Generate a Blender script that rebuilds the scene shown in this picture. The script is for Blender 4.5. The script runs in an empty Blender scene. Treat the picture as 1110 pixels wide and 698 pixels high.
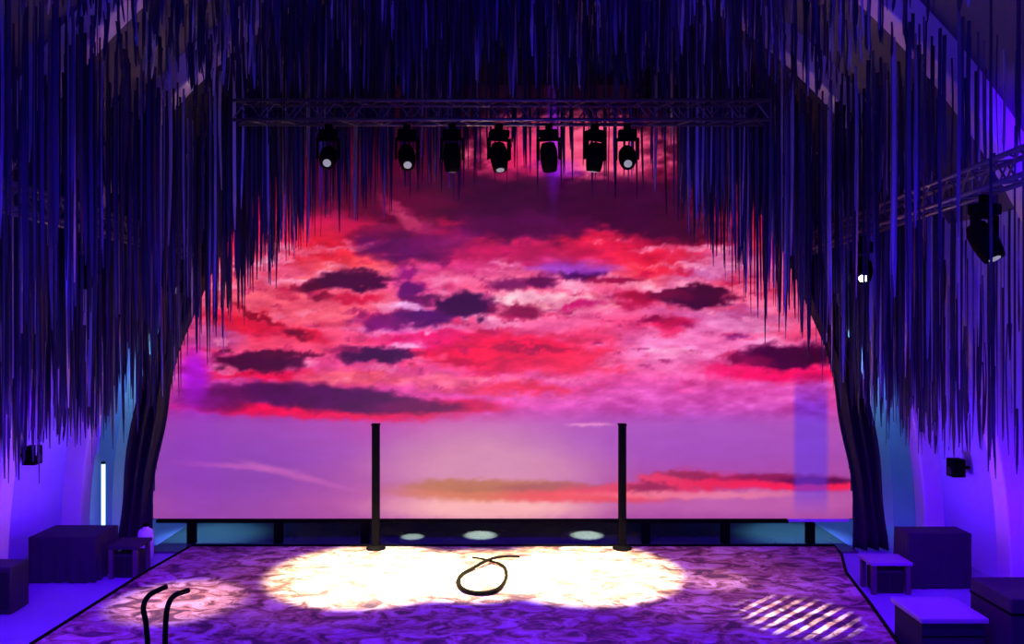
import bpy, bmesh, math, random
import numpy as np
from mathutils import Vector, Matrix
random.seed(7); rng = np.random.RandomState(7)
SC = bpy.context.scene; COL = SC.collection
F = 850.0; CX, CY = 545.0, 350.0; H = 3.7
def W(px, py, d): return Vector(((px-CX)*d/F, d, H-(py-CY)*d/F))
def lin(c):
    return tuple((v/255/12.92 if v/255 <= .04045 else ((v/255+.055)/1.055)**2.4) for v in c)

# ---------------------------------------------------------------- materials
def mat(name, col, rough=.6, metal=0.0, spec=.5, noise=None, bump=0):
    m = bpy.data.materials.new(name); m.use_nodes = True
    nt = m.node_tree; b = nt.nodes['Principled BSDF']
    b.inputs['Roughness'].default_value = rough; b.inputs['Metallic'].default_value = metal
    b.inputs['Specular IOR Level'].default_value = spec
    b.inputs['Base Color'].default_value = (*col, 1)
    if noise:
        sc, amt = noise
        tc = nt.nodes.new('ShaderNodeTexCoord'); n = nt.nodes.new('ShaderNodeTexNoise')
        n.inputs['Scale'].default_value = sc; n.inputs['Detail'].default_value = 5
        nt.links.new(tc.outputs['Object'], n.inputs['Vector'])
        mx = nt.nodes.new('ShaderNodeMix'); mx.data_type = 'RGBA'
        mx.inputs[6].default_value = (*[c*(1-amt) for c in col], 1)
        mx.inputs[7].default_value = (*[min(1, c*(1+amt)) for c in col], 1)
        nt.links.new(n.outputs['Fac'], mx.inputs[0]); nt.links.new(mx.outputs[2], b.inputs['Base Color'])
        if bump:
            bp = nt.nodes.new('ShaderNodeBump'); bp.inputs['Strength'].default_value = bump
            nt.links.new(n.outputs['Fac'], bp.inputs['Height']); nt.links.new(bp.outputs[0], b.inputs['Normal'])
    return m
def emis(name, col, s):
    m = bpy.data.materials.new(name); m.use_nodes = True; nt = m.node_tree
    b = nt.nodes['Principled BSDF']; b.inputs['Base Color'].default_value = (0,0,0,1)
    b.inputs['Emission Color'].default_value = (*col, 1); b.inputs['Emission Strength'].default_value = s
    return m
M = {
 'plaster': mat('plaster_blue_light_tint', (.40,.36,.78), .8, noise=(1.2,.12), bump=.05),  # white plaster with the blue light put into its base colour
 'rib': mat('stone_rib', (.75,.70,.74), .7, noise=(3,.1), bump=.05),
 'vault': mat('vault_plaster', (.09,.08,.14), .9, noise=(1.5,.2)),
 'floor': mat('hall_floor_blue_light_tint', (.30,.24,.55), .5, noise=(1.6,.2)),  # grey floor, tinted violet to carry the blue light on it
 'backfloor': mat('dark_gloss_floor', (.09,.10,.10), .25, noise=(2,.3)),
 'black': mat('black_metal', (.0012,.0012,.002), .7, 0, .04),
 'cloth': mat('black_cloth', (.018,.016,.022), .9, noise=(9,.4), bump=.2),
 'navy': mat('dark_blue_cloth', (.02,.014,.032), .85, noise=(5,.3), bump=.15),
 'case': mat('flight_case_black', (.02,.02,.025), .5),
 'grille': mat('speaker_grille', (.004,.004,.005), .7, noise=(120,.5)),
 'alu': mat('aluminium', (.13,.13,.16), .4, .7, noise=(8,.15)),
 'wood': mat('painted_wood', (.10,.06,.09), .5, noise=(6,.2)),
 'white': mat('white_plastic', (.8,.82,.82), .4),
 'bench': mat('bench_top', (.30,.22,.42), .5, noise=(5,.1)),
 'rubber': mat('black_rubber', (.001,.001,.001), .8, 0, .05),
 'tube': emis('cool_lit_tube', lin((170,225,255)), 2.5),
 'lens': emis('lamp_lens', lin((225,225,255)), .35),
 'lensb': emis('lamp_lens_bright', lin((225,225,255)), 9),
}
STRIP = [mat('strip_dark', (.012,.011,.05), .5, noise=(4,.5)),  # navy of the ambient light is put into the strip colours
         mat('strip_slate', (.055,.05,.12), .45, noise=(4,.4)),
         mat('strip_blue', (.24,.23,.5), .4, noise=(4,.4)),
         mat('strip_pale', (.48,.45,.48), .35, noise=(6,.3))]

# ---------------------------------------------------------------- mesh builder
class MB:
    def __init__(s): s.v=[]; s.f=[]; s.mi=[]; s.cur=0
    def box(s, x0,x1,y0,y1,z0,z1):
        n=len(s.v); s.v += [(x0,y0,z0),(x1,y0,z0),(x1,y1,z0),(x0,y1,z0),(x0,y0,z1),(x1,y0,z1),(x1,y1,z1),(x0,y1,z1)]
        for q in ((0,3,2,1),(4,5,6,7),(0,1,5,4),(1,2,6,5),(2,3,7,6),(3,0,4,7)): s.f.append(tuple(n+i for i in q)); s.mi.append(s.cur)
        return s
    def tube(s, pts, r, k=10, closed=False, cap=True):
        pts=[Vector(p) for p in pts]; n0=len(s.v); N=len(pts)
        rs = r if isinstance(r,(list,tuple)) else [r]*N
        up=None
        for i,p in enumerate(pts):
            if closed: t=(pts[(i+1)%N]-pts[i-1])
            else: t=(pts[min(i+1,N-1)]-pts[max(i-1,0)])
            if t.length<1e-9: t=Vector((0,0,1))
            t.normalize()
            if up is None: up = t.orthogonal().normalized()
            u=(up-t*up.dot(t)); 
            if u.length<1e-6: u=t.orthogonal()
            u.normalize(); up=u; w=t.cross(u)
            for j in range(k):
                a=2*math.pi*j/k; s.v.append(tuple(p+(u*math.cos(a)+w*math.sin(a))*rs[i]))
        for i in range(N if closed else N-1):
            for j in range(k):
                a=n0+i*k+j; b=n0+i*k+(j+1)%k; i2=(i+1)%N
                s.f.append((a,b,n0+i2*k+(j+1)%k,n0+i2*k+j)); s.mi.append(s.cur)
        if cap and not closed:
            s.f.append(tuple(n0+j for j in reversed(range(k)))); s.mi.append(s.cur)
            s.f.append(tuple(n0+(N-1)*k+j for j in range(k))); s.mi.append(s.cur)
        return s
    def cyl(s, p0, p1, r, k=16, r1=None):
        return s.tube([p0,p1],[r,r if r1 is None else r1],k)
    def lathe(s, prof, c=(0,0,0), k=24):
        n0=len(s.v)
        for (r,z) in prof:
            for j in range(k):
                a=2*math.pi*j/k; s.v.append((c[0]+r*math.cos(a),c[1]+r*math.sin(a),c[2]+z))
        for i in range(len(prof)-1):
            for j in range(k):
                s.f.append((n0+i*k+j,n0+i*k+(j+1)%k,n0+(i+1)*k+(j+1)%k,n0+(i+1)*k+j)); s.mi.append(s.cur)
        s.f.append(tuple(n0+j for j in reversed(range(k)))); s.mi.append(s.cur)
        m=n0+(len(prof)-1)*k; s.f.append(tuple(m+j for j in range(k))); s.mi.append(s.cur)
        return s
    def build(s, name, m, parent=None, loc=None, bevel=0, smooth=False, rot=None):
        me=bpy.data.meshes.new(name); me.from_pydata(s.v,[],s.f)
        for mm in (m if isinstance(m,list) else [m]): me.materials.append(mm)
        if isinstance(m,list): me.polygons.foreach_set('material_index', s.mi)
        if smooth: me.polygons.foreach_set('use_smooth',[True]*len(me.polygons))
        o=bpy.data.objects.new(name,me); COL.objects.link(o)
        if parent: o.parent=parent
        if loc is not None: o.location=loc
        if rot is not None: o.rotation_euler=rot
        if bevel:
            b=o.modifiers.new('bevel','BEVEL'); b.width=bevel; b.segments=3; b.limit_method='ANGLE'
        me.update(); return o
def tag(o,label,cat,group=None,kind=None):
    if label: o['label']=label
    if cat: o['category']=cat
    if group: o['group']=group
    if kind: o['kind']=kind
    return o
def empty(name,loc,label=None,cat=None,group=None,rz=0):
    o=bpy.data.objects.new(name,None); COL.objects.link(o); o.location=loc; o.rotation_euler=(0,0,rz)
    o.empty_display_size=.1; return tag(o,label,cat,group)
def struct(o): o['kind']='structure'; return o
def copy_tree(o,parent=None):
    c=o.copy(); COL.objects.link(c); c.parent=parent
    for ch in list(o.children): copy_tree(ch,c)
    return c

# ---------------------------------------------------------------- the hall shell
WA, WH = 7.35, 9.3          # half width and height of the elliptical vault
ZF = -.12                   # hall floor, the stage cloth lies on a low deck at z=0
Y0, Y1 = -1.5, 16.0
def ell(a,h,t): return (a*math.cos(t), h*math.sin(t))
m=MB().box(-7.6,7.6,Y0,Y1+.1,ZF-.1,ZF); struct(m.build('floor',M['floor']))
def shell(name,t0,t1,n,mm):
    m=MB(); th=.15
    for i in range(n+1):
        t=t0+(t1-t0)*i/n; x,z=ell(WA,WH,t); x2,z2=ell(WA+th,WH+th,t)
        if i==0 and t0==0 or (i==n and abs(t1-math.pi)<1e-6): z=z2=ZF-.1
        m.v+= [(x,Y0,z),(x,Y1,z),(x2,Y1,z2),(x2,Y0,z2)]
    for i in range(n):
        a=4*i;b=a+4
        for (p,q) in ((0,1),(1,2),(2,3),(3,0)): m.f.append((a+p,b+p,b+q,a+q)); m.mi.append(0)
    m.f.append((0,1,2,3)); m.f.append((4*n,4*n+3,4*n+2,4*n+1)); m.mi+=[0,0]
    return struct(m.build(name,mm))
TW=math.radians(33)
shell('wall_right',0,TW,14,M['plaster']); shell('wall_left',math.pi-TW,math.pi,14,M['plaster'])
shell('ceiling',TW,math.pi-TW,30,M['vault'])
m=MB(); n=48; m.v=[(0,Y1,ZF)]+[(ell(WA+.1,WH+.1,math.pi*i/n)[0],Y1,max(ZF,ell(WA+.1,WH+.1,math.pi*i/n)[1])) for i in range(n+1)]
m.v+=[(x,y+.12,z) for x,y,z in m.v]; k=n+2
for i in range(1,n+1):
    m.f+=[(0,i,i+1),(k,k+i+1,k+i),(i,k+i,k+i+1,i+1)]; m.mi+=[0,0,0]
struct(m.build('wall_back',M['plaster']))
# ribs
for idx,yc in enumerate((14.9,13.2,11.0,8.8,6.6)):
    m=MB(); n=60; hw=.16
    for i in range(n+1):
        t=math.pi*i/n; x,z=ell(WA-.32,WH-.32,t); x2,z2=ell(WA+.02,WH+.02,t)
        z=z if 0<i<n else ZF; z2=z2 if 0<i<n else ZF
        m.v+=[(x,yc-hw,z),(x,yc+hw,z),(x2,yc+hw,z2),(x2,yc-hw,z2)]
    for i in range(n):
        a=4*i;b=a+4
        for (p,q) in ((0,1),(1,2),(2,3),(3,0)): m.f.append((a+p,b+p,b+q,a+q)); m.mi.append(0)
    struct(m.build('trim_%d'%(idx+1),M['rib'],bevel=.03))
# dark glossy strip of floor behind the stage cloth
struct(MB().box(-5.9,5.9,13.0,15.9,ZF,ZF+.03).build('floor_backstage',M['backfloor']))

# ---------------------------------------------------------------- numpy noise
def vnoise(x,y,seed):
    r=np.random.RandomState(seed).rand(256,256)
    xi=np.floor(x).astype(int); yi=np.floor(y).astype(int); fx=x-xi; fy=y-yi
    fx=fx*fx*(3-2*fx); fy=fy*fy*(3-2*fy)
    a=r[yi%256,xi%256];b=r[yi%256,(xi+1)%256];c=r[(yi+1)%256,xi%256];d=r[(yi+1)%256,(xi+1)%256]
    return (a*(1-fx)+b*fx)*(1-fy)+(c*(1-fx)+d*fx)*fy
def fbm(x,y,seed,o=4):
    s=0;a=.5;t=0
    for i in range(o): s=s+a*vnoise(x*2**i,y*2**i,seed+i);t+=a;a*=.55
    return s/t-.5

# ---------------------------------------------------------------- the screen
SD=13.5
def sunset(px,py):
    """picture the screen shows; px,py run in screen units"""
    wx=px+fbm(px/38,py/17,1)*22+fbm(px/9,py/5,31)*16; wy=py+fbm(px/34,py/15,5)*11+fbm(px/8,py/5,41)*10
    ys=[118,190,205,235,262,290,330,370,410,440,458,490,520,545,565]
    cs=[(30,2,30),(110,8,62),(110,10,70),(190,26,90),(232,60,110),(242,112,150),(246,120,165),(246,100,150),(244,105,175),(226,100,190),(200,90,190),(178,82,190),(178,80,180),(190,88,175),(176,80,172)]
    col=np.stack([np.interp(wy*.35+py*.65,ys,[c[k] for c in cs]) for k in range(3)],-1).astype(float)
    RG=fbm(px/13,py/5.5,61,4)
    def bl(x,y,rx,ry,c,a=1.0,soft=.5,warp=1.0,ang=0):
        nonlocal col
        ax=px+(wx-px)*warp-x; ay=py+(wy-py)*warp-y
        if ang:
            ca,sa=math.cos(math.radians(ang)),math.sin(math.radians(ang)); ax,ay=ax*ca+ay*sa,-ax*sa+ay*ca
        r=np.sqrt((ax/rx)**2+(ay/ry)**2)+RG*(.85 if warp>.9 else .5 if warp>.45 else 0)
        w=np.clip((1+soft-r)/(2*soft),0,1); w=(w*w*(3-2*w)*a)[...,None]
        col=col*(1-w)+np.array(c)*w
    # glow areas
    bl(620,168,100,42,(255,120,160),1,.35); bl(560,175,30,30,(225,30,110),.6,.6); bl(600,190,20,20,(170,40,255),.7,.6)
    bl(300,440,150,30,(215,60,150),.5,.8); bl(230,500,110,70,(142,70,190),.75,.7,.4)
    bl(320,470,100,25,(165,78,200),.5,.8,.4)
    bl(530,505,110,42,(216,150,184),.85,.6,.3); bl(530,550,110,16,(252,190,190),.9,.6,.4); bl(760,470,150,30,(172,88,205),.7,.7,.4)
    bl(800,545,120,14,(205,110,190),.6,.6,.4); bl(760,430,140,18,(226,115,205),.6,.7)
    # salmon and pale patches
    bl(330,330,95,26,(244,112,130),.9,.5); bl(375,288,42,16,(252,108,105),.9,.6); bl(355,270,35,18,(238,50,70),.8,.7)
    bl(300,370,80,12,(244,90,120),.7,.6); bl(500,298,90,10,(250,140,180),.8,.6); bl(445,308,45,9,(255,110,170),.8,.5)
    bl(600,330,60,10,(255,190,200),.9,.6); bl(560,322,50,6,(255,200,215),.8,.6); bl(690,300,40,12,(245,130,150),.8,.6)
    bl(785,285,34,16,(206,120,190),.8,.6); bl(740,292,32,12,(205,130,195),.8,.6); bl(620,288,50,9,(190,90,210),.7,.7); bl(760,350,70,14,(228,140,205),.8,.6)
    bl(730,380,110,22,(250,150,208),.95,.6,.6); bl(600,350,60,10,(250,130,180),.8,.6); bl(690,350,40,8,(246,90,140),.7,.6)
    bl(450,358,60,7,(250,170,225),.9,.5); bl(470,412,90,8,(252,130,160),.9,.6); bl(370,410,60,8,(250,120,130),.8,.6)
    bl(820,348,40,12,(235,160,210),.7,.6); bl(800,372,80,8,(255,150,210),.8,.6); bl(840,425,60,8,(240,120,215),.7,.6)
    bl(250,330,30,10,(235,110,140),.8,.6); bl(235,365,30,14,(190,110,190),.7,.7)
    # reds
    bl(545,380,105,20,(240,28,66),.95,.45); bl(610,392,60,12,(242,60,90),.8,.6); bl(460,370,45,10,(245,20,130),.8,.6)
    bl(560,421,60,6,(238,60,95),.9,.6); bl(675,270,75,16,(236,44,78),.9,.5,1,8); bl(705,292,36,9,(248,50,70),.8,.6)
    bl(640,365,30,8,(240,60,100),.6,.6); bl(270,350,42,12,(232,30,66),.85,.6,1,8); bl(325,362,28,6,(225,40,70),.9,.5,1,15)
    bl(540,272,95,12,(196,34,105),.85,.6); bl(500,290,50,8,(205,40,130),.6,.6); bl(725,352,26,6,(226,36,92),.9,.5)
    bl(850,404,75,9,(242,24,110),.95,.5,.7); bl(800,398,40,6,(242,40,120),.8,.6); bl(270,404,58,7,(238,24,82),.95,.5)
    bl(690,322,34,9,(196,16,62),.95,.4); bl(600,240,70,12,(160,16,80),.6,.7); bl(740,262,60,8,(160,14,70),.7,.6)
    band=np.clip((py-225)/25,0,1)*np.clip((440-py)/45,0,1)*np.clip(1.25-np.clip(px-640,0,400)/300*(py>340),.3,1)
    for sx_,sy_,sd,th,c,al in ((44,9,91,.15,(206,24,84),.6),(60,10,95,.12,(255,180,214),.7),(24,6,99,.19,(160,18,96),.6),(50,8,103,.20,(252,60,80),.5)):
        w=np.clip((fbm(px/sx_,wy/sy_,sd,4)-th)/.13,0,1)*al*band; w=w[...,None]; col=col*(1-w)+np.array(c)*w
    # dark clouds
    bl(585,216,235,27,(74,5,62),1,.35,.8); bl(565,245,75,16,(98,8,84),.95,.4); bl(700,240,90,16,(78,4,60),.95,.4,1,9)
    bl(430,222,60,18,(118,10,66),.8,.6); bl(425,250,42,9,(132,20,84),.9,.5,1,-8); bl(445,238,30,6,(226,100,140),.7,.7,1,35)
    bl(440,268,50,16,(104,18,100),.95,.4); bl(480,262,34,14,(140,26,112),.8,.5)
    bl(355,308,38,5,(98,4,44),1,.4,1,-10); bl(385,305,34,10,(84,4,58),1,.3); bl(350,322,14,5,(130,14,50),.9,.5); bl(382,323,22,4,(226,34,76),.9,.5); bl(318,360,14,4,(120,8,30),.9,.5,1,20); bl(283,342,26,3,(150,8,30),.9,.5,1,22)
    bl(440,298,14,7,(150,20,130),.85,.5); bl(442,315,16,9,(112,14,120),.95,.4); bl(456,324,22,5,(120,20,100),.9,.4); bl(502,331,34,15,(72,6,64),1,.3); bl(420,348,32,10,(130,14,116),.95,.4); bl(458,343,28,11,(92,14,104),.95,.4); bl(440,333,18,4,(250,200,250),.9,.5); bl(438,375,18,4,(255,190,235),.85,.5); bl(562,336,26,7,(140,12,56),.9,.5); bl(572,322,22,4,(255,205,220),.85,.5)
    bl(556,308,26,6,(130,34,100),.9,.5); bl(585,306,14,8,(110,10,80),.95,.4); bl(630,299,26,5,(88,10,100),1,.4); bl(618,292,36,5,(176,96,220),.8,.6); bl(665,303,26,4,(170,14,70),.9,.5); bl(625,331,22,4,(228,24,130),.8,.5); bl(705,348,16,4,(150,8,70),.9,.5); bl(797,363,14,4,(150,40,130),.8,.5); bl(725,360,14,5,(246,60,120),.8,.5)
    bl(757,322,38,13,(84,2,46),1,.3); bl(725,320,26,6,(124,8,56),.9,.4); bl(800,340,20,6,(180,80,150),.7,.6)
    bl(408,385,42,9,(78,6,76),1,.3); bl(372,379,18,4,(160,40,100),.8,.5); bl(276,392,46,12,(86,6,58),1,.3); bl(315,384,28,4,(104,8,54),.95,.4)
    bl(565,377,60,2.5,(176,16,52),.85,.7); bl(510,392,50,3,(200,20,60),.7,.7)
    bl(345,445,145,9,(240,18,92),1,.35,.5,2); bl(490,440,60,7,(226,30,94),.9,.5,.5)
    bl(350,431,118,14,(92,12,92),1,.28,.5,5); bl(235,430,40,14,(116,16,104),.9,.4,.5); bl(450,441,50,7,(120,14,92),.95,.4,.5)
    bl(857,386,50,13,(84,4,66),1,.3,.8); bl(815,392,22,6,(140,14,80),.9,.5)
    # low clouds near the horizon
    bl(545,533,112,9,(212,118,84),.95,.5,.4); bl(520,526,76,7,(186,112,84),.95,.4,.5); bl(600,529,60,6,(170,84,96),.85,.5,.4); bl(640,538,90,7,(240,70,96),.9,.5,.4)
    bl(680,530,60,6,(232,60,110),.85,.5,.6); bl(750,521,46,11,(232,40,90),.95,.5,.8); bl(722,522,26,8,(236,60,110),.9,.5); bl(745,514,30,4,(150,40,90),.8,.5); bl(705,530,26,4,(150,30,84),.8,.5)
    bl(800,524,60,4,(238,40,92),1,.5,.5); bl(870,527,70,5,(250,36,92),1,.4,.4); bl(840,518,60,4,(150,24,84),.9,.5,.4); bl(885,522,40,4,(104,12,84),.95,.4,.4)
    bl(760,536,110,4,(250,140,170),.7,.6,.4); bl(640,460,22,2,(245,160,220),.8,.5,.4); bl(260,506,55,3,(200,100,200),.8,.7,.3,4); bl(320,515,55,3,(205,105,195),.75,.7,.3,14)
    # panels that run bluer or pinker
    w=(np.clip((px-858)/6,0,1)*np.clip((900-px)/6,0,1)*np.clip((py-400)/40,0,1)*np.clip((562-py)/30,0,1)*.55)[...,None]; col=col*(1-w)+np.array((104,60,240))*w
    bl(210,408,14,28,(186,10,236),.8,.6,.2); bl(210,470,30,80,(160,60,210),.4,.8,.1)
    bl(600,150,7,60,(130,20,255),.6,.7,0)
    lo=np.clip((462-py)/20,.12,1)[...,None]; n=fbm(px/22,py/8,77,5)[...,None]; col=col*(1+n*.6*lo*np.array([.55,1.3,.8])); col=(np.clip(col,0,255)/255)**(np.array([1.08,.98,1.08])+lo*np.array([.12,.36,.20]))*np.array([250,240,240])
    return np.clip(col,0,255)
def srgb2lin(c):
    c=c/255.; return np.where(c<=.04045,c/12.92,((c+.055)/1.055)**2.4)
xs=np.arange(160,932,2.0); ys=np.arange(92,563.1,2.0)
PX,PY=np.meshgrid(xs,ys); C=srgb2lin(sunset(PX,PY))
C=C**1.0
X=(PX-CX)*SD/F; Z=H-(PY-CY)*SD/F
AA,AH=6.05,8.35
inside=(X/AA)**2+(Z/AH)**2<=1
nr,nc=X.shape
verts=np.stack([X,np.full_like(X,SD),Z],-1).reshape(-1,3)
idx=np.arange(nr*nc).reshape(nr,nc)
ok=inside[:-1,:-1]&inside[1:,:-1]&inside[:-1,1:]&inside[1:,1:]
q=np.stack([idx[1:,:-1],idx[1:,1:],idx[:-1,1:],idx[:-1,:-1]],-1)[ok]
used=np.unique(q); remap=np.zeros(nr*nc,int); remap[used]=np.arange(len(used))
me=bpy.data.meshes.new('display'); me.from_pydata(verts[used].tolist(),[],remap[q].tolist())
ca=me.color_attributes.new('picture','FLOAT_COLOR','POINT')
cc=np.concatenate([C.reshape(-1,3)[used],np.ones((len(used),1))],1)
ca.data.foreach_set('color',cc.astype(np.float32).ravel())
ms=bpy.data.materials.new('screen_picture'); ms.use_nodes=True; nt=ms.node_tree
b=nt.nodes['Principled BSDF']; b.inputs['Base Color'].default_value=(.01,.01,.01,1); b.inputs['Roughness'].default_value=.6
at=nt.nodes.new('ShaderNodeAttribute'); at.attribute_name='picture'
nt.links.new(at.outputs['Color'],b.inputs['Emission Color']); b.inputs['Emission Strength'].default_value=1.0
me.materials.append(ms)
scr=empty('projection_screen',(0,0,0),'huge arched screen showing a red and violet sunset sky at the back of the stage','screen')
o=bpy.data.objects.new('display',me); COL.objects.link(o); o.parent=scr
zb=H-(563-CY)*SD/F
# backing slab and bottom frame
m=MB(); n=40; pts=[]
ta=math.asin(zb/AH)
for i in range(n+1):
    t=ta+(math.pi-2*ta)*i/n; pts.append(ell(AA,AH,t))
m.v=[(0,SD+.02,zb)]+[(x,SD+.02,z) for x,z in pts]; k=len(m.v); m.v+=[(x,y+.08,z) for x,y,z in m.v]
for i in range(1,k-1): m.f+=[(0,i,i+1),(k,k+i+1,k+i),(i,k+i,k+i+1,i+1)]; m.mi+=[0,0,0]
m.build('backing',M['cloth'],scr)
MB().box(-5.95,4.9,SD-.05,SD+.1,zb-.05,zb).build('bottom_rail',M['black'],scr)
o=MB().box(4.9,5.95,SD-.05,SD+.1,zb-.03,zb+.015).build('bottom_rail_lit_end',M['white'],scr); o['label']='end section of the bottom rail, coloured pale for the light on it'  # lit stretch of the rail, its brightness put into a white material
for px in (208,302,396,700,786,878):
    x=(px-CX)*SD/F; MB().box(x-.07,x+.07,SD-.05,SD+.05,ZF+.03,zb-.05).build('support_leg',M['black'],scr)

# ---------------------------------------------------------------- black drapes framing the screen
def drape(name,side,label):
    m=MB(); n=70; k=26; y=SD-.35
    for i in range(n+1):
        t=math.radians(68)*i/n
        for j in range(k+1):
            u=j/k; a=5.93+.47*u+.03*math.sin(t*20+u*3); h=8.1+.5*u
            x,z=ell(a,h,t); z=max(z,ZF) if i else ZF+.03
            x+= .10*(1-i/n)**8*(u-.3)
            m.v.append((side*x,y+.09*math.sin(u*19+t*3)+.03*math.sin(t*30),z))
    for i in range(n):
        for j in range(k):
            a=i*(k+1)+j; q=(a,a+1,a+k+2,a+k+1); m.f.append(q if side>0 else q[::-1]); m.mi.append(0)
    o=m.build(name,M['cloth'],smooth=True); s=o.modifiers.new('thick','SOLIDIFY'); s.thickness=.03
    return tag(o,label,'curtain','black drapes framing the screen')
drape('stage_curtain',-1,'black folded curtain curving up along the left edge of the sunset screen')
drape('stage_curtain',1,'black folded curtain curving up along the right edge of the sunset screen')

# ---------------------------------------------------------------- stage cloth / deck
mst=bpy.data.materials.new('mottled_stage_cloth'); mst.use_nodes=True; nt=mst.node_tree; b=nt.nodes['Principled BSDF']
tc=nt.nodes.new('ShaderNodeTexCoord'); mp=nt.nodes.new('ShaderNodeMapping'); mp.inputs['Scale'].default_value=(1,1.6,1); mp.inputs['Rotation'].default_value=(0,0,.4)
nt.links.new(tc.outputs['Object'],mp.inputs['Vector'])
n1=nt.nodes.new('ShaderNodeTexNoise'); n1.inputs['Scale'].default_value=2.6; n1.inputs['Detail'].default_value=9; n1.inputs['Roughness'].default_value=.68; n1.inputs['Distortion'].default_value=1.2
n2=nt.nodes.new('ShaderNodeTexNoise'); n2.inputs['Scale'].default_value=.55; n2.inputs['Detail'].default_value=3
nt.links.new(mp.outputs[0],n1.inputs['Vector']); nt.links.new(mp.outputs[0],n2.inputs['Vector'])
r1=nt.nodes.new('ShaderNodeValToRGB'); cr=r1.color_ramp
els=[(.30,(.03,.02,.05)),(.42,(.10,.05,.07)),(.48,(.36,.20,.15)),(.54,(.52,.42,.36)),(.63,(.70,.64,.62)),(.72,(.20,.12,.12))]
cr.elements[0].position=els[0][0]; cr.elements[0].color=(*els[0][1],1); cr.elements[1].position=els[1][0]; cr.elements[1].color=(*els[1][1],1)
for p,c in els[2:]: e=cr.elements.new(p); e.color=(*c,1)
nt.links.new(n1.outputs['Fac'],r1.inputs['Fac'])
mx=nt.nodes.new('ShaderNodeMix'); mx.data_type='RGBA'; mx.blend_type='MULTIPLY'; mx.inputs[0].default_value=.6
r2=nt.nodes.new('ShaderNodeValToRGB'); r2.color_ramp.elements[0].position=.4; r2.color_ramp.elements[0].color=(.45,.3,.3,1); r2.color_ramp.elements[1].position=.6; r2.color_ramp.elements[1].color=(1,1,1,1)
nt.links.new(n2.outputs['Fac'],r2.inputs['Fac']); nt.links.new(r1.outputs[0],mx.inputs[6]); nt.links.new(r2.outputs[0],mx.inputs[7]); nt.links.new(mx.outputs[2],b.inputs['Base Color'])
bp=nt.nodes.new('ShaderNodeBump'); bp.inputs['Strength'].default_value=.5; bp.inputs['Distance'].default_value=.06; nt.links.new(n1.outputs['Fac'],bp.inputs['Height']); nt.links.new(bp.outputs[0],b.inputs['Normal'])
b.inputs['Roughness'].default_value=.6
outl=[(-5.15,13.0),(-5.3,11.6),(-5.42,9.0),(-5.0,7.4),(4.2,7.4),(4.55,9.0),(4.85,10.4),(5.08,11.6),(5.4,12.5),(5.5,13.0)]
m=MB(); k=len(outl); m.v=[(x,y,0) for x,y in outl]+[(x,y,ZF) for x,y in outl]
m.f=[tuple(range(k)),tuple(reversed(range(k,2*k)))]+[(i,k+i,k+(i+1)%k,(i+1)%k) for i in range(k)]; m.mi=[0]*len(m.f)
bm=bmesh.new(); me=bpy.data.meshes.new('stage_deck'); me.from_pydata(m.v,[],m.f); bm.from_mesh(me); bmesh.ops.recalc_face_normals(bm,faces=bm.faces); bm.to_mesh(me); bm.free()
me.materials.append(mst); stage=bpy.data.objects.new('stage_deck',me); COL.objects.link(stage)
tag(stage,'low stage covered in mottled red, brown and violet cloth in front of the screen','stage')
# dark edge trim
m=MB(); m.tube([(x,y,.012) for x,y in outl],.022,6,closed=True); m.build('edge_trim',M['black'],stage)

# ---------------------------------------------------------------- two black columns
def column(px,label):
    p=W(px,590,13.0); r=empty('black_column',(p.x,12.85,0),label,'column','upright black columns at the back of the stage')
    MB().box(-.06,.06,-.06,.06,.04,2.03).build('column_shaft',M['black'],r,bevel=.012)
    MB().lathe([(.02,.015),(.15,.015),(.16,.03),(.15,.05),(.075,.075),(.07,.12),(.03,.12)],k=28).build('column_base',M['black'],r,loc=(0,0,-.015))
    MB().box(-.068,.068,-.068,.068,0,.03).build('column_cap',M['black'],r,loc=(0,0,2.02),bevel=.008)
column(409,'slim black upright column on the stage, left of the warm sun glow on the screen')
column(673,'slim black upright column on the stage, right of the warm sun glow on the screen')

# ---------------------------------------------------------------- looped cable
pts=[]
cp=[(512,604),(528,607),(545,613),(549,622),(546,632),(537,640),(522,643),(507,641),(498,635),(497,628),(503,621),(516,615),(532,609),(548,606),(563,604)]
def onfloor(px,py,z=0):
    d=(H-z)*F/(py-CY); return Vector(((px-CX)*d/F,d,z))
def smooth(P,n=6):
    out=[]
    for i in range(len(P)-1):
        p0,p1,p2,p3=P[max(i-1,0)],P[i],P[i+1],P[min(i+2,len(P)-1)]
        for j in range(n):
            t=j/n; out.append(.5*((2*p1)+(-p0+p2)*t+(2*p0-5*p1+4*p2-p3)*t*t+(-p0+3*p1-3*p2+p3)*t**3))
    out.append(P[-1]); return out
cw=smooth([onfloor(a,b_,.036) for a,b_ in cp])
for i,p in enumerate(cw):
    if i>len(cw)*.75: p.z=.036+.05*math.sin((i-len(cw)*.75)/(len(cw)*.25)*math.pi)
rad=[.014+.018*math.sin(math.pi*i/(len(cw)-1)) for i in range(len(cw))]
tag(MB().tube(cw,rad,8).build('looped_cable',M['rubber'],smooth=True),'black cable lying in one round loop in the bright pool of light','cable')

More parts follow.
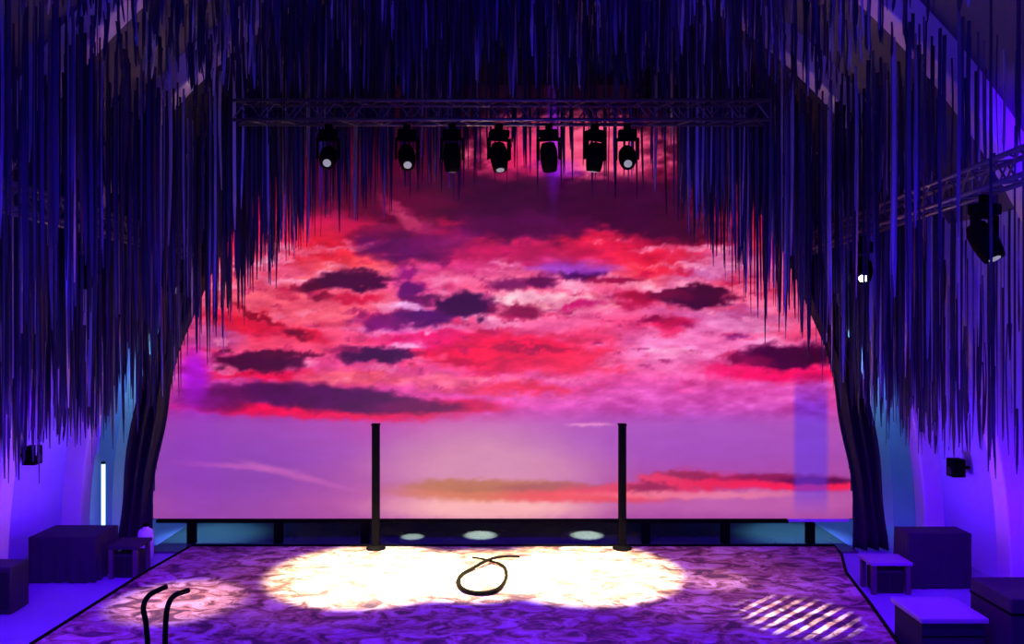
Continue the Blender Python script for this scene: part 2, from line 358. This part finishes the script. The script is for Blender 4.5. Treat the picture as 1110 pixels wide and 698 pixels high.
# ---------------------------------------------------------------- hand rails front left
def handrail(pp,label,d=8.0):
    P=[W(a,b_,d+dd) for a,b_,dd in pp]; P=[Vector((P[0].x,P[0].y,.005)),Vector((P[0].x,P[0].y,.2))]+P
    r=empty('handrail',(P[0].x,P[0].y,.001),label,'handrail','pair of curved handrails')
    off=Vector(r.location)
    MB().tube([p-off for p in smooth(P,7)],.027,12).build('rail',M['black'],r,smooth=True)
    MB().lathe([(.02,0),(.07,0),(.07,.012),(.035,.03)],k=20).build('floor_flange',M['black'],r)
handrail([(160,698,0),(158,674,0),(155.5,658,.02),(162,645,.12),(180,636,.35)],'curved black handrail at the front left of the stage, nearer the left wall')
handrail([(179,698,0),(180,670,0),(183,654,.02),(190,645,.12),(204,640,.35)],'curved black handrail at the front left of the stage, nearer the spotlit pool')

# ---------------------------------------------------------------- furniture at the sides
def draped_table(x0,x1,y0,y1,zt,label,rz=0):
    r=empty('draped_table',((x0+x1)/2,(y0+y1)/2,ZF),label,'table'); w=(x1-x0)/2; d=(y1-y0)/2; h=zt-ZF
    MB().box(-w,w,-d,d,h-.04,h).build('tabletop',M['navy'],r,bevel=.02)
    m=MB(); n=120; per=[]
    for i in range(n):
        t=i/n*4; s=int(t); f=t-s
        c=[(-w,-d),(w,-d),(w,d),(-w,d)]; a,b_=c[s],c[(s+1)%4]; per.append((a[0]+(b_[0]-a[0])*f,a[1]+(b_[1]-a[1])*f,i))
    for lv in range(5):
        z=h-.005-(h-.02)*lv/4; g=lv/4
        for (x,y,i) in per:
            o=1+ g*.05*(math.sin(i*1.05)+.5*math.sin(i*.37)); m.v.append((x*o*1.01,y*o*1.01,z))
    for lv in range(4):
        for i in range(n):
            a=lv*n+i; b_=lv*n+(i+1)%n; m.f.append((a,a+n,b_+n,b_)); m.mi.append(0)
    m.build('table_cloth_skirt',M['navy'],r,smooth=True)
    return r
draped_table(-6.95,-5.99,11.5,12.2,.56,'long low table under a dark blue cloth by the left wall')
draped_table(5.82,6.72,11.25,11.65,.68,'boxy table under a dark blue cloth by the right wall')
def low_table(cx,cy,w,d,h,label,topm):
    r=empty('low_table',(cx,cy,ZF),label,'table','low tables with a speaker below')
    MB().box(-w/2,w/2,-d/2,d/2,h-.05,h).build('tabletop',topm,r,bevel=.008)
    for sx in (-1,1):
        for sy in (-1,1):
            MB().box(-.03,.03,-.03,.03,0,h-.05).build('leg',M['wood'],r,loc=(sx*(w/2-.05),sy*(d/2-.05),0))
def monitor(cx,cy,w,d,h,label):
    r=empty('loudspeaker',(cx,cy,ZF),label,'loudspeaker','loudspeakers under the low tables')
    MB().box(-w/2,w/2,-d/2,d/2,.01,h).build('cabinet',M['case'],r,bevel=.02)
    for sx in (-1,1):
        MB().box(-w*.2,w*.2,-.012,0,h*.14,h*.9).build('grille',M['grille'],r,loc=(sx*w*.235,-d/2,0),bevel=.01)
    for sx in (-1,1): MB().box(-.03,.03,-.05,.05,0,.01).build('rubber_foot',M['rubber'],r,loc=(sx*w*.35,0,0))
low_table(-5.66,11.9,.46,.5,.50,'small low table with a loudspeaker below at the left edge of the stage',M['navy'])
monitor(-5.66,11.9,.33,.34,.36,'black twin loudspeaker under the low table left of the stage')
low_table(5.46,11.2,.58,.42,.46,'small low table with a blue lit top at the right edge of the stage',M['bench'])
monitor(5.46,11.2,.40,.30,.33,'black twin loudspeaker under the low table right of the stage')
# bench lower right, big case at right edge, stool at left edge
r=empty('bench',(5.05,9.1,ZF),'low wide bench with a blue lit top at the lower right','bench')
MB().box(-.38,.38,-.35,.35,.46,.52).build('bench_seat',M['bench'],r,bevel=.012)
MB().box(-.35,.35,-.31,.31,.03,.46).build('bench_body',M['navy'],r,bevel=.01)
for z in (.16,.30): MB().box(-.352,.352,-.318,-.31,z,z+.012).build('panel_seam',M['black'],r)
r=empty('equipment_case',(5.98,8.95,ZF),'tall dark blue equipment case at the right edge behind the bench','case')
MB().box(-.42,.42,-.38,.38,.06,.80).build('case_body',M['navy'],r,bevel=.015)
MB().box(-.425,.425,-.385,.385,.62,.645).build('lid_rim',M['black'],r)
for sx in (-1,1):
    for sy in (-1,1): MB().cyl((-.02,0,.03),(.02,0,.03),.03).build('caster',M['rubber'],r,loc=(sx*.34,sy*.3,0))
monitor(-6.68,10.45,.5,.4,.62,'tall dark loudspeaker box cut by the left edge of the photo')
# white canister
r=empty('white_canister',(-5.78,12.7,ZF),'pale canister on the floor beside the left black curtain','canister')
MB().lathe([(.02,0),(.11,0),(.12,.02),(.12,.42),(.10,.47),(.045,.50),(.04,.54),(.02,.54)]).build('canister_body',M['white'],r,smooth=True)
MB().lathe([(.02,0),(.05,0),(.05,.04),(.02,.045)]).build('cap',M['black'],r,loc=(0,0,.53))
# lit tube left
p=W(112,505,13.9)
r=empty('light_tube',(p.x+.0,13.9,ZF),'glowing upright pale blue light tube by the left wall','lamp')
MB().lathe([(.02,0),(.12,0),(.12,.02),(.03,.04)]).build('tube_base',M['black'],r)
MB().cyl((0,0,.03),(0,0,1.32),.032).build('tube',M['tube'],r,smooth=True)
MB().cyl((0,0,1.32),(0,0,1.36),.036).build('tube_cap',M['black'],r)
# wall speakers
def wall_speaker(x,y,z,side,label):
    r=empty('wall_speaker',(x,y,z),label,'loudspeaker','small speakers on the side walls')
    MB().box(-.1,.1,-.1,.1,-.14,.14).build('cabinet',M['black'],r,bevel=.015)
    MB().cyl((-side*.1,0,-.05),(-side*.112,0,-.05),.065,20).build('woofer',M['grille'],r)
    MB().box(*sorted((side*.1,side*.22)),-.02,.02,-.02,.02).build('bracket',M['black'],r)
wall_speaker(7.05,12.2,1.45,1,'small black speaker on the right wall between two ribs')
wall_speaker(-7.05,11.75,1.72,-1,'small black speaker on the left wall above the draped table')

# ---------------------------------------------------------------- trusses
def truss(name,p0,p1,s,label,nb,group=None):
    p0,p1=Vector(p0),Vector(p1); t=(p1-p0); L=t.length; t.normalize(); u=Vector((0,0,1)); w=t.cross(u).normalized()
    r=empty(name,p0,label,'truss',group); h=s/2
    cs=[(-h,-h),(h,-h),(h,h),(-h,h)]
    for a,b_ in cs:
        o=w*a+u*b_; MB().cyl(o,o+t*L,.026,10).build('chord',M['alu'],r,smooth=True)
    for q in range(4):
        a0,b0=cs[q]; a1,b1=cs[(q+1)%4]; m=MB()
        for i in range(nb):
            l0=L*i/nb; l1=L*(i+1)/nb; A=(w*a0+u*b0); B=(w*a1+u*b1)
            m.cyl(A+t*l0,B+t*(l0+l1)/2,.011,6); m.cyl(B+t*(l0+l1)/2,A+t*l1,.011,6)
        m.build('bracing',M['alu'],r)
    return r
TY=11.0; TZ=H+228*TY/F
truss('front_truss',(-3.75,TY,TZ),(3.7,TY,TZ),.27,'metal lattice truss crossing above the stage and carrying the lamps',18)
truss('side_truss',(-4.9,7.2,4.95),(-5.02,12.4,4.90),.24,'metal lattice truss running along the left side under the ceiling',14,'side trusses')
truss('side_truss',(4.72,6.6,5.15),(4.95,12.9,4.96),.24,'metal lattice truss running along the right side under the ceiling',16,'side trusses')

# moving head lamps
def moving_head(loc,tilt,pan,label,lens='lens',sc=1,group='lamps hung from the front truss'):
    r=empty('stage_lamp',loc,label,'lamp',group,rz=pan); r.scale=(sc,)*3
    MB().box(-.13,.13,-.10,.10,-.20,-.09).build('lamp_base',M['black'],r,bevel=.02)
    MB().box(-.05,.05,-.035,.035,-.10,0).build('clamp',M['black'],r,bevel=.01)
    m=MB(); m.box(-.16,.16,-.04,.04,-.235,-.2); m.box(-.165,-.135,-.05,.05,-.50,-.2); m.box(.135,.165,-.05,.05,-.50,-.2); m.build('yoke',M['black'],r,bevel=.008)
    hd=MB().lathe([(.03,.20),(.09,.19),(.12,.10),(.125,-.02),(.115,-.12),(.10,-.2),(.09,-.2)],k=24).build('lamp_head',M['black'],r,loc=(0,0,-.46),smooth=True); hd.rotation_euler=(tilt,0,0)
    l=MB().lathe([(.01,-.008),(.055,-.004),(.055,.004),(.01,.006)],k=24).build('lens',M[lens],hd,loc=(0,0,-.205))
    return r
lab=['leftmost of the row','second from the left','third from the left','fourth from the left','third from the right','second from the right','rightmost of the row']
for i,px in enumerate((356,441,490,541,595,645,680)):
    x=(px-CX)*TY/F
    moving_head((x,TY,TZ-.163),(-.95,-.8,.3,-.3,.5,.2,-.9)[i],(.1,.2,0,.3,-.2,.5,-.1)[i],'black stage lamp hung from the front truss, '+lab[i])
def onside(px,d,side):
    x0,y0,z0,x1,y1,z1=((-4.9,7.2,4.95,-5.02,12.4,4.90) if side<0 else (4.72,6.6,5.15,4.95,12.9,4.96)); f=(d-y0)/(y1-y0); return (x0+(x1-x0)*f,d,z0+(z1-z0)*f-.15)
G='lamps hung from the side trusses'
moving_head(onside(0,11.9,-1),-1.0,.6,'black stage lamp under the far end of the left truss','lens',1,G)
moving_head(onside(0,9.3,-1),.4,.9,'black stage lamp under the middle of the left truss','lens',1,G)
moving_head(onside(0,10.6,1),-.9,-.4,'black stage lamp with a bright spark of light, on the right truss','lensb',1,G)
moving_head(onside(0,7.75,1),-.5,.5,'stage lamp closest to the camera on the right truss','lens',1,G)

# ---------------------------------------------------------------- hanging strips
def vault_z(x,a=WA-.35,h=WH-.35):
    return h*math.sqrt(max(0,1-(x/a)**2))
def end_z(x,d):
    """height of the lower strip ends"""
    ax=abs(x)
    prof=[(0,6.10),(1.5,6.08),(2.6,5.75),(3.2,5.2),(3.9,4.55),(4.5,3.75),(5.0,3.2),(5.5,2.6),(6.0,2.3),(6.6,2.1)]
    z=float(np.interp(ax,[p[0] for p in prof],[p[1] for p in prof]))
    if d<11.25: # nearer rows over the middle are trimmed shorter
        k=max(0,min(1,(4.6-ax)/1.2)); z=z*(1-k)+max(z,6.95)*k
    return z
rows=[]
strips=[]   # (x,d,ztop,zend,width,matidx,rot)
d=12.85
while d>5.4:
    rows.append(d); d-= .22
for ri,d in enumerate(rows):
    x=-6.75
    while x<6.75:
        step=random.uniform(.035,.10)
        x+=step
        px=CX+x*F/d
        if not(-30<px<1140): continue
        dens=1.0
        if d>=11.25 and 505<px<735: dens=.22
        elif d>=11.25 and 330<px<=505: dens=.75
        elif d<11.25 and abs(x)<4.4: dens=.62
        elif abs(x)>5.0: dens=.75
        if px>1015 and d<10.5 and d>6.5: dens=.35
        if random.random()>dens: continue
        zt=vault_z(x)
        e=end_z(x,d)+random.expovariate(1/.55)-.25-random.random()**4*.5
        if d<11.25 and abs(x)<4.4: e=max(e,6.9 if d>10.7 else 6.50+random.random()*.5)
        # keep clear of the side trusses
        if min(abs(x-(4.72+.23*(d-6.6)/6.3)),abs(x+4.9+.12*(d-7.2)/5.2))<.21: e=max(e,5.32)
        if zt-e<.35: continue
        yt=CY-(e-H)*F/d
        if yt<-5: continue
        wd=random.uniform(.009,.024)
        u=random.random()
        mi=0 if u<.66 else 1 if u<.86 else 2 if u<.95 else 3
        strips.append((x+random.uniform(-.01,.01),d+random.uniform(-.1,.1),zt,e,wd,mi,random.uniform(-.9,.9)))
def strip_mesh(m,x,d,zt,ze,wd,rot,seed,th=.003,seg=6):
    rr=random.Random(seed); n0=len(m.v); tw=rr.uniform(-.9,.9); sw=rr.uniform(-.02,.02)
    for i in range(seg+1):
        f=i/seg; z=zt+(ze-zt)*f; a=rot+tw*f; w=wd*(1 if i<seg else .25)
        bx=x+sw*math.sin(f*4); c,s=math.cos(a)*w,math.sin(a)*w; nx,ny=-math.sin(a)*th,math.cos(a)*th
        m.v+=[(bx-c-nx,d-s-ny,z),(bx+c-nx,d+s-ny,z),(bx+c+nx,d+s+ny,z),(bx-c+nx,d-s+ny,z)]
    for i in range(seg):
        a=n0+4*i
        for (p,q) in ((0,1),(1,2),(2,3),(3,0)): m.f.append((a+p,a+4+p,a+4+q,a+q)); m.mi.append(m.cur)
    a=n0+4*seg; m.f.append((a,a+3,a+2,a+1)); m.mi.append(m.cur); m.f.append((n0,n0+1,n0+2,n0+3)); m.mi.append(m.cur)
def area(s):
    x,d,zt,e,wd,mi,rot=s; y1=CY-(e-H)*F/d; y0=max(0,CY-(zt-H)*F/d); px=CX+x*F/d
    if px<4 or px>1106 or y1<25: return 0
    return (y1-y0)*wd*F/d*(1.0 if d<9 else .6)*(1.3 if mi>=2 else 1)
order=sorted(range(len(strips)),key=lambda i:-area(strips[i])); solo=set(order[:300])
m=MB()
for i,s in enumerate(strips):
    if i in solo: continue
    m.cur=s[5]; strip_mesh(m,s[0],s[1],s[2],s[3],s[4],s[6],i)
o=m.build('hanging_fringe',STRIP); tag(o,'dense fringe of thousands of thin dark strips hanging from the vault behind the nearer ones','fringe','strips hanging from the vault','stuff')
protos={}
for j in range(4):
    for v in range(2):
        m=MB(); strip_mesh(m,0,0,1.0,0,.025,0,900+j*7+v); me=bpy.data.meshes.new('strip'); me.from_pydata(m.v,[],m.f); me.materials.append(STRIP[j]); protos[j,v]=me
names=['near black','slate grey','blue grey','pale']
base=None
for i in order[:300]:
    x,d,zt,e,wd,mi,rot=strips[i]; px=CX+x*F/d
    reg=('beside the left wall, left of the side truss' if x<-5.0 else 'over the left aisle beside the left truss' if x<-3.0 else 'high over the left half of the stage' if x<0 else
         'high over the right half of the stage' if x<3.0 else 'over the right aisle beside the right truss' if x<4.9 else 'beside the right wall, right of the side truss')
    if base is None:
        base=bpy.data.objects.new('hanging_strip',protos[mi,0]); o=base
    else:
        o=base.copy(); o.data=protos[mi,i%2]
    COL.objects.link(o); o.location=(x,d,e); o.scale=(wd/.025,wd/.025,zt-e); o.rotation_euler=(0,0,rot)
    tag(o,'%s strip hanging %s'%(names[mi],reg),'hanging strip','%s strips %s'%(names[mi],reg))

# ---------------------------------------------------------------- lights
def aim(o,loc,tgt):
    o.location=loc; o.rotation_euler=(Vector(tgt)-Vector(loc)).to_track_quat('-Z','Y').to_euler()
def spot(name,loc,tgt,col,e,deg,blend=.3,size=.05):
    l=bpy.data.lights.new(name,'SPOT'); l.color=col; l.energy=e; l.spot_size=math.radians(deg); l.spot_blend=blend; l.shadow_soft_size=size
    o=bpy.data.objects.new(name,l); COL.objects.link(o); aim(o,loc,tgt); return o
def area_l(name,loc,tgt,col,e,sx,sy):
    l=bpy.data.lights.new(name,'AREA'); l.shape='RECTANGLE'; l.size=sx; l.size_y=sy; l.color=col; l.energy=e
    o=bpy.data.objects.new(name,l); COL.objects.link(o); aim(o,loc,tgt); return o
WARM=(1.0,.80,.38)
LZ=TZ-.75
for i,(lx,tx,ty,e,dg) in enumerate(((-2.4,-2.0,11.55,5200,31),(1.7,1.2,11.65,5200,31),(-.6,-.4,11.55,4200,26),(0.65,-1.2,11.5,2200,24),(2.0,.4,11.6,2200,22))):
    spot('stage_spot',(lx,TY-.25,LZ),(tx,ty,0),WARM,e*5.5,dg*.97,.8)
spot('stage_spot',(-3.6,TY-.2,LZ),(-4.3,10.45,0),(1,.55,.5),4600,19,1.0)
spot('stage_spot',(3.0,TY-.2,LZ),(3.05,11.3,0),(1,.55,.8),1500,12,.9)
for lx,tx in ((-2.4,-2.6),(2.4,2.8)): spot('stage_spill',(lx,TY-.3,LZ),(tx,11.3,0),(1,.32,.16),650,42,1.0)  # wide lamps added for a warm brown tint around the pools
# slatted light pattern
g=spot('pattern_spot',(3.9,TY-1.6,LZ),(3.72,9.9,0),(1,.8,.75),7000,16,1.0,.004)
l=g.data; l.use_nodes=True; nt=l.node_tree; em=nt.nodes['Emission']
tc=nt.nodes.new('ShaderNodeTexCoord'); wv=nt.nodes.new('ShaderNodeTexWave'); wv.wave_type='BANDS'; wv.bands_direction='DIAGONAL'
wv.inputs['Scale'].default_value=15; wv.inputs['Distortion'].default_value=1.2; wv.inputs['Detail'].default_value=2; wv.inputs['Detail Scale'].default_value=2
rp=nt.nodes.new('ShaderNodeValToRGB'); rp.color_ramp.elements[0].position=.55; rp.color_ramp.elements[1].position=.75
mp=nt.nodes.new('ShaderNodeMapping'); mp.inputs['Scale'].default_value=(-.6,1.4,0); nt.links.new(tc.outputs['Normal'],mp.inputs['Vector']); nt.links.new(mp.outputs[0],wv.inputs['Vector']); nt.links.new(wv.outputs['Fac'],rp.inputs['Fac']); nt.links.new(rp.outputs[0],em.inputs['Color'])
# blue wash on walls (unseen uplights) and aisles
B=(.12,.0,1.0); V=(.16,.0,1.0); CY_=(.15,.55,1.0)
for s in (-1,1):
    spot('wall_uplight',(s*5.6,12.1,.9),(s*7.3,12.1,1.9),B,150,110,.9,.2)
    spot('wall_uplight',(s*5.7,9.9,.6),(s*7.3,9.9,1.9),B,180,110,.9,.2)
    spot('aisle_wash',(s*4.4,8.0,3.4),(s*6.2,10.3,0),V,650,74,.8,.2)
    spot('aisle_wash',(s*5.2,10.4,2.6),(s*6.1,12.2,0),V,120,60,.8,.2)
    spot('back_wash',(s*6.3,14.4,3.6),(s*6.9,15.4,1.0),CY_,160,90,.8,.2)
    spot('floor_wash',(s*5.2,14.2,2.4),(s*5.2,14.0,0),CY_,500,50,.9,.1)
area_l('canopy_front_fill',(0,1.0,7.2),(0,11,6.2),(.03,.01,1.0),210,7,1.2)  # unseen blue area lamp added above the camera to light the strips
area_l('canopy_side_fill',(3.8,4.2,3.2),(6.2,9.5,6.2),(.06,.02,1.0),90,1.0,1.0)  # unseen low lamps, one per side, added to light the side strips
area_l('canopy_side_fill',(-3.8,4.2,3.2),(-6.2,9.5,4.4),(.14,.10,1.0),60,1.0,1.0)
area_l('stage_front_wash',(0,5.5,6.9),(0,9.6,0),(.07,.0,1.0),520,6,.6).data.spread=math.radians(95)  # unseen lamp that turns the front of the cloth blue
spot('backstage_spot',(-.4,14.1,1.8),(-.4,14.0,ZF),(.85,1,.9),900,20,.7,.02)
spot('backstage_spot',(-1.7,14.1,1.2),(-1.6,13.9,ZF),(.85,1,.9),300,20,.7,.02)
spot('wall_wash',(5.2,7.0,4.5),(6.3,8.8,6.2),(.08,.0,1.0),900,50,.9,.2)
spot('backstage_spot',(1.5,14.1,1.8),(1.5,14.0,ZF),(.85,1,.9),900,20,.7,.02)
w=bpy.data.worlds.new('w'); SC.world=w; w.use_nodes=True; w.node_tree.nodes['Background'].inputs[0].default_value=(.02,.01,.12,1); w.node_tree.nodes['Background'].inputs[1].default_value=.5

cam=bpy.data.cameras.new('camera'); co=bpy.data.objects.new('camera',cam); COL.objects.link(co)
co.location=(0,0,H); co.rotation_euler=(math.pi/2,0,0); cam.sensor_width=36; cam.lens=F/1110*36
cam.shift_x=(555-CX)/1110; cam.shift_y=(CY-349)/1110; SC.camera=co
vs=SC.view_settings; vs.view_transform='Standard'; vs.look='None'; vs.exposure=0; vs.gamma=1; vs.use_curve_mapping=False
print('strips',len(strips))
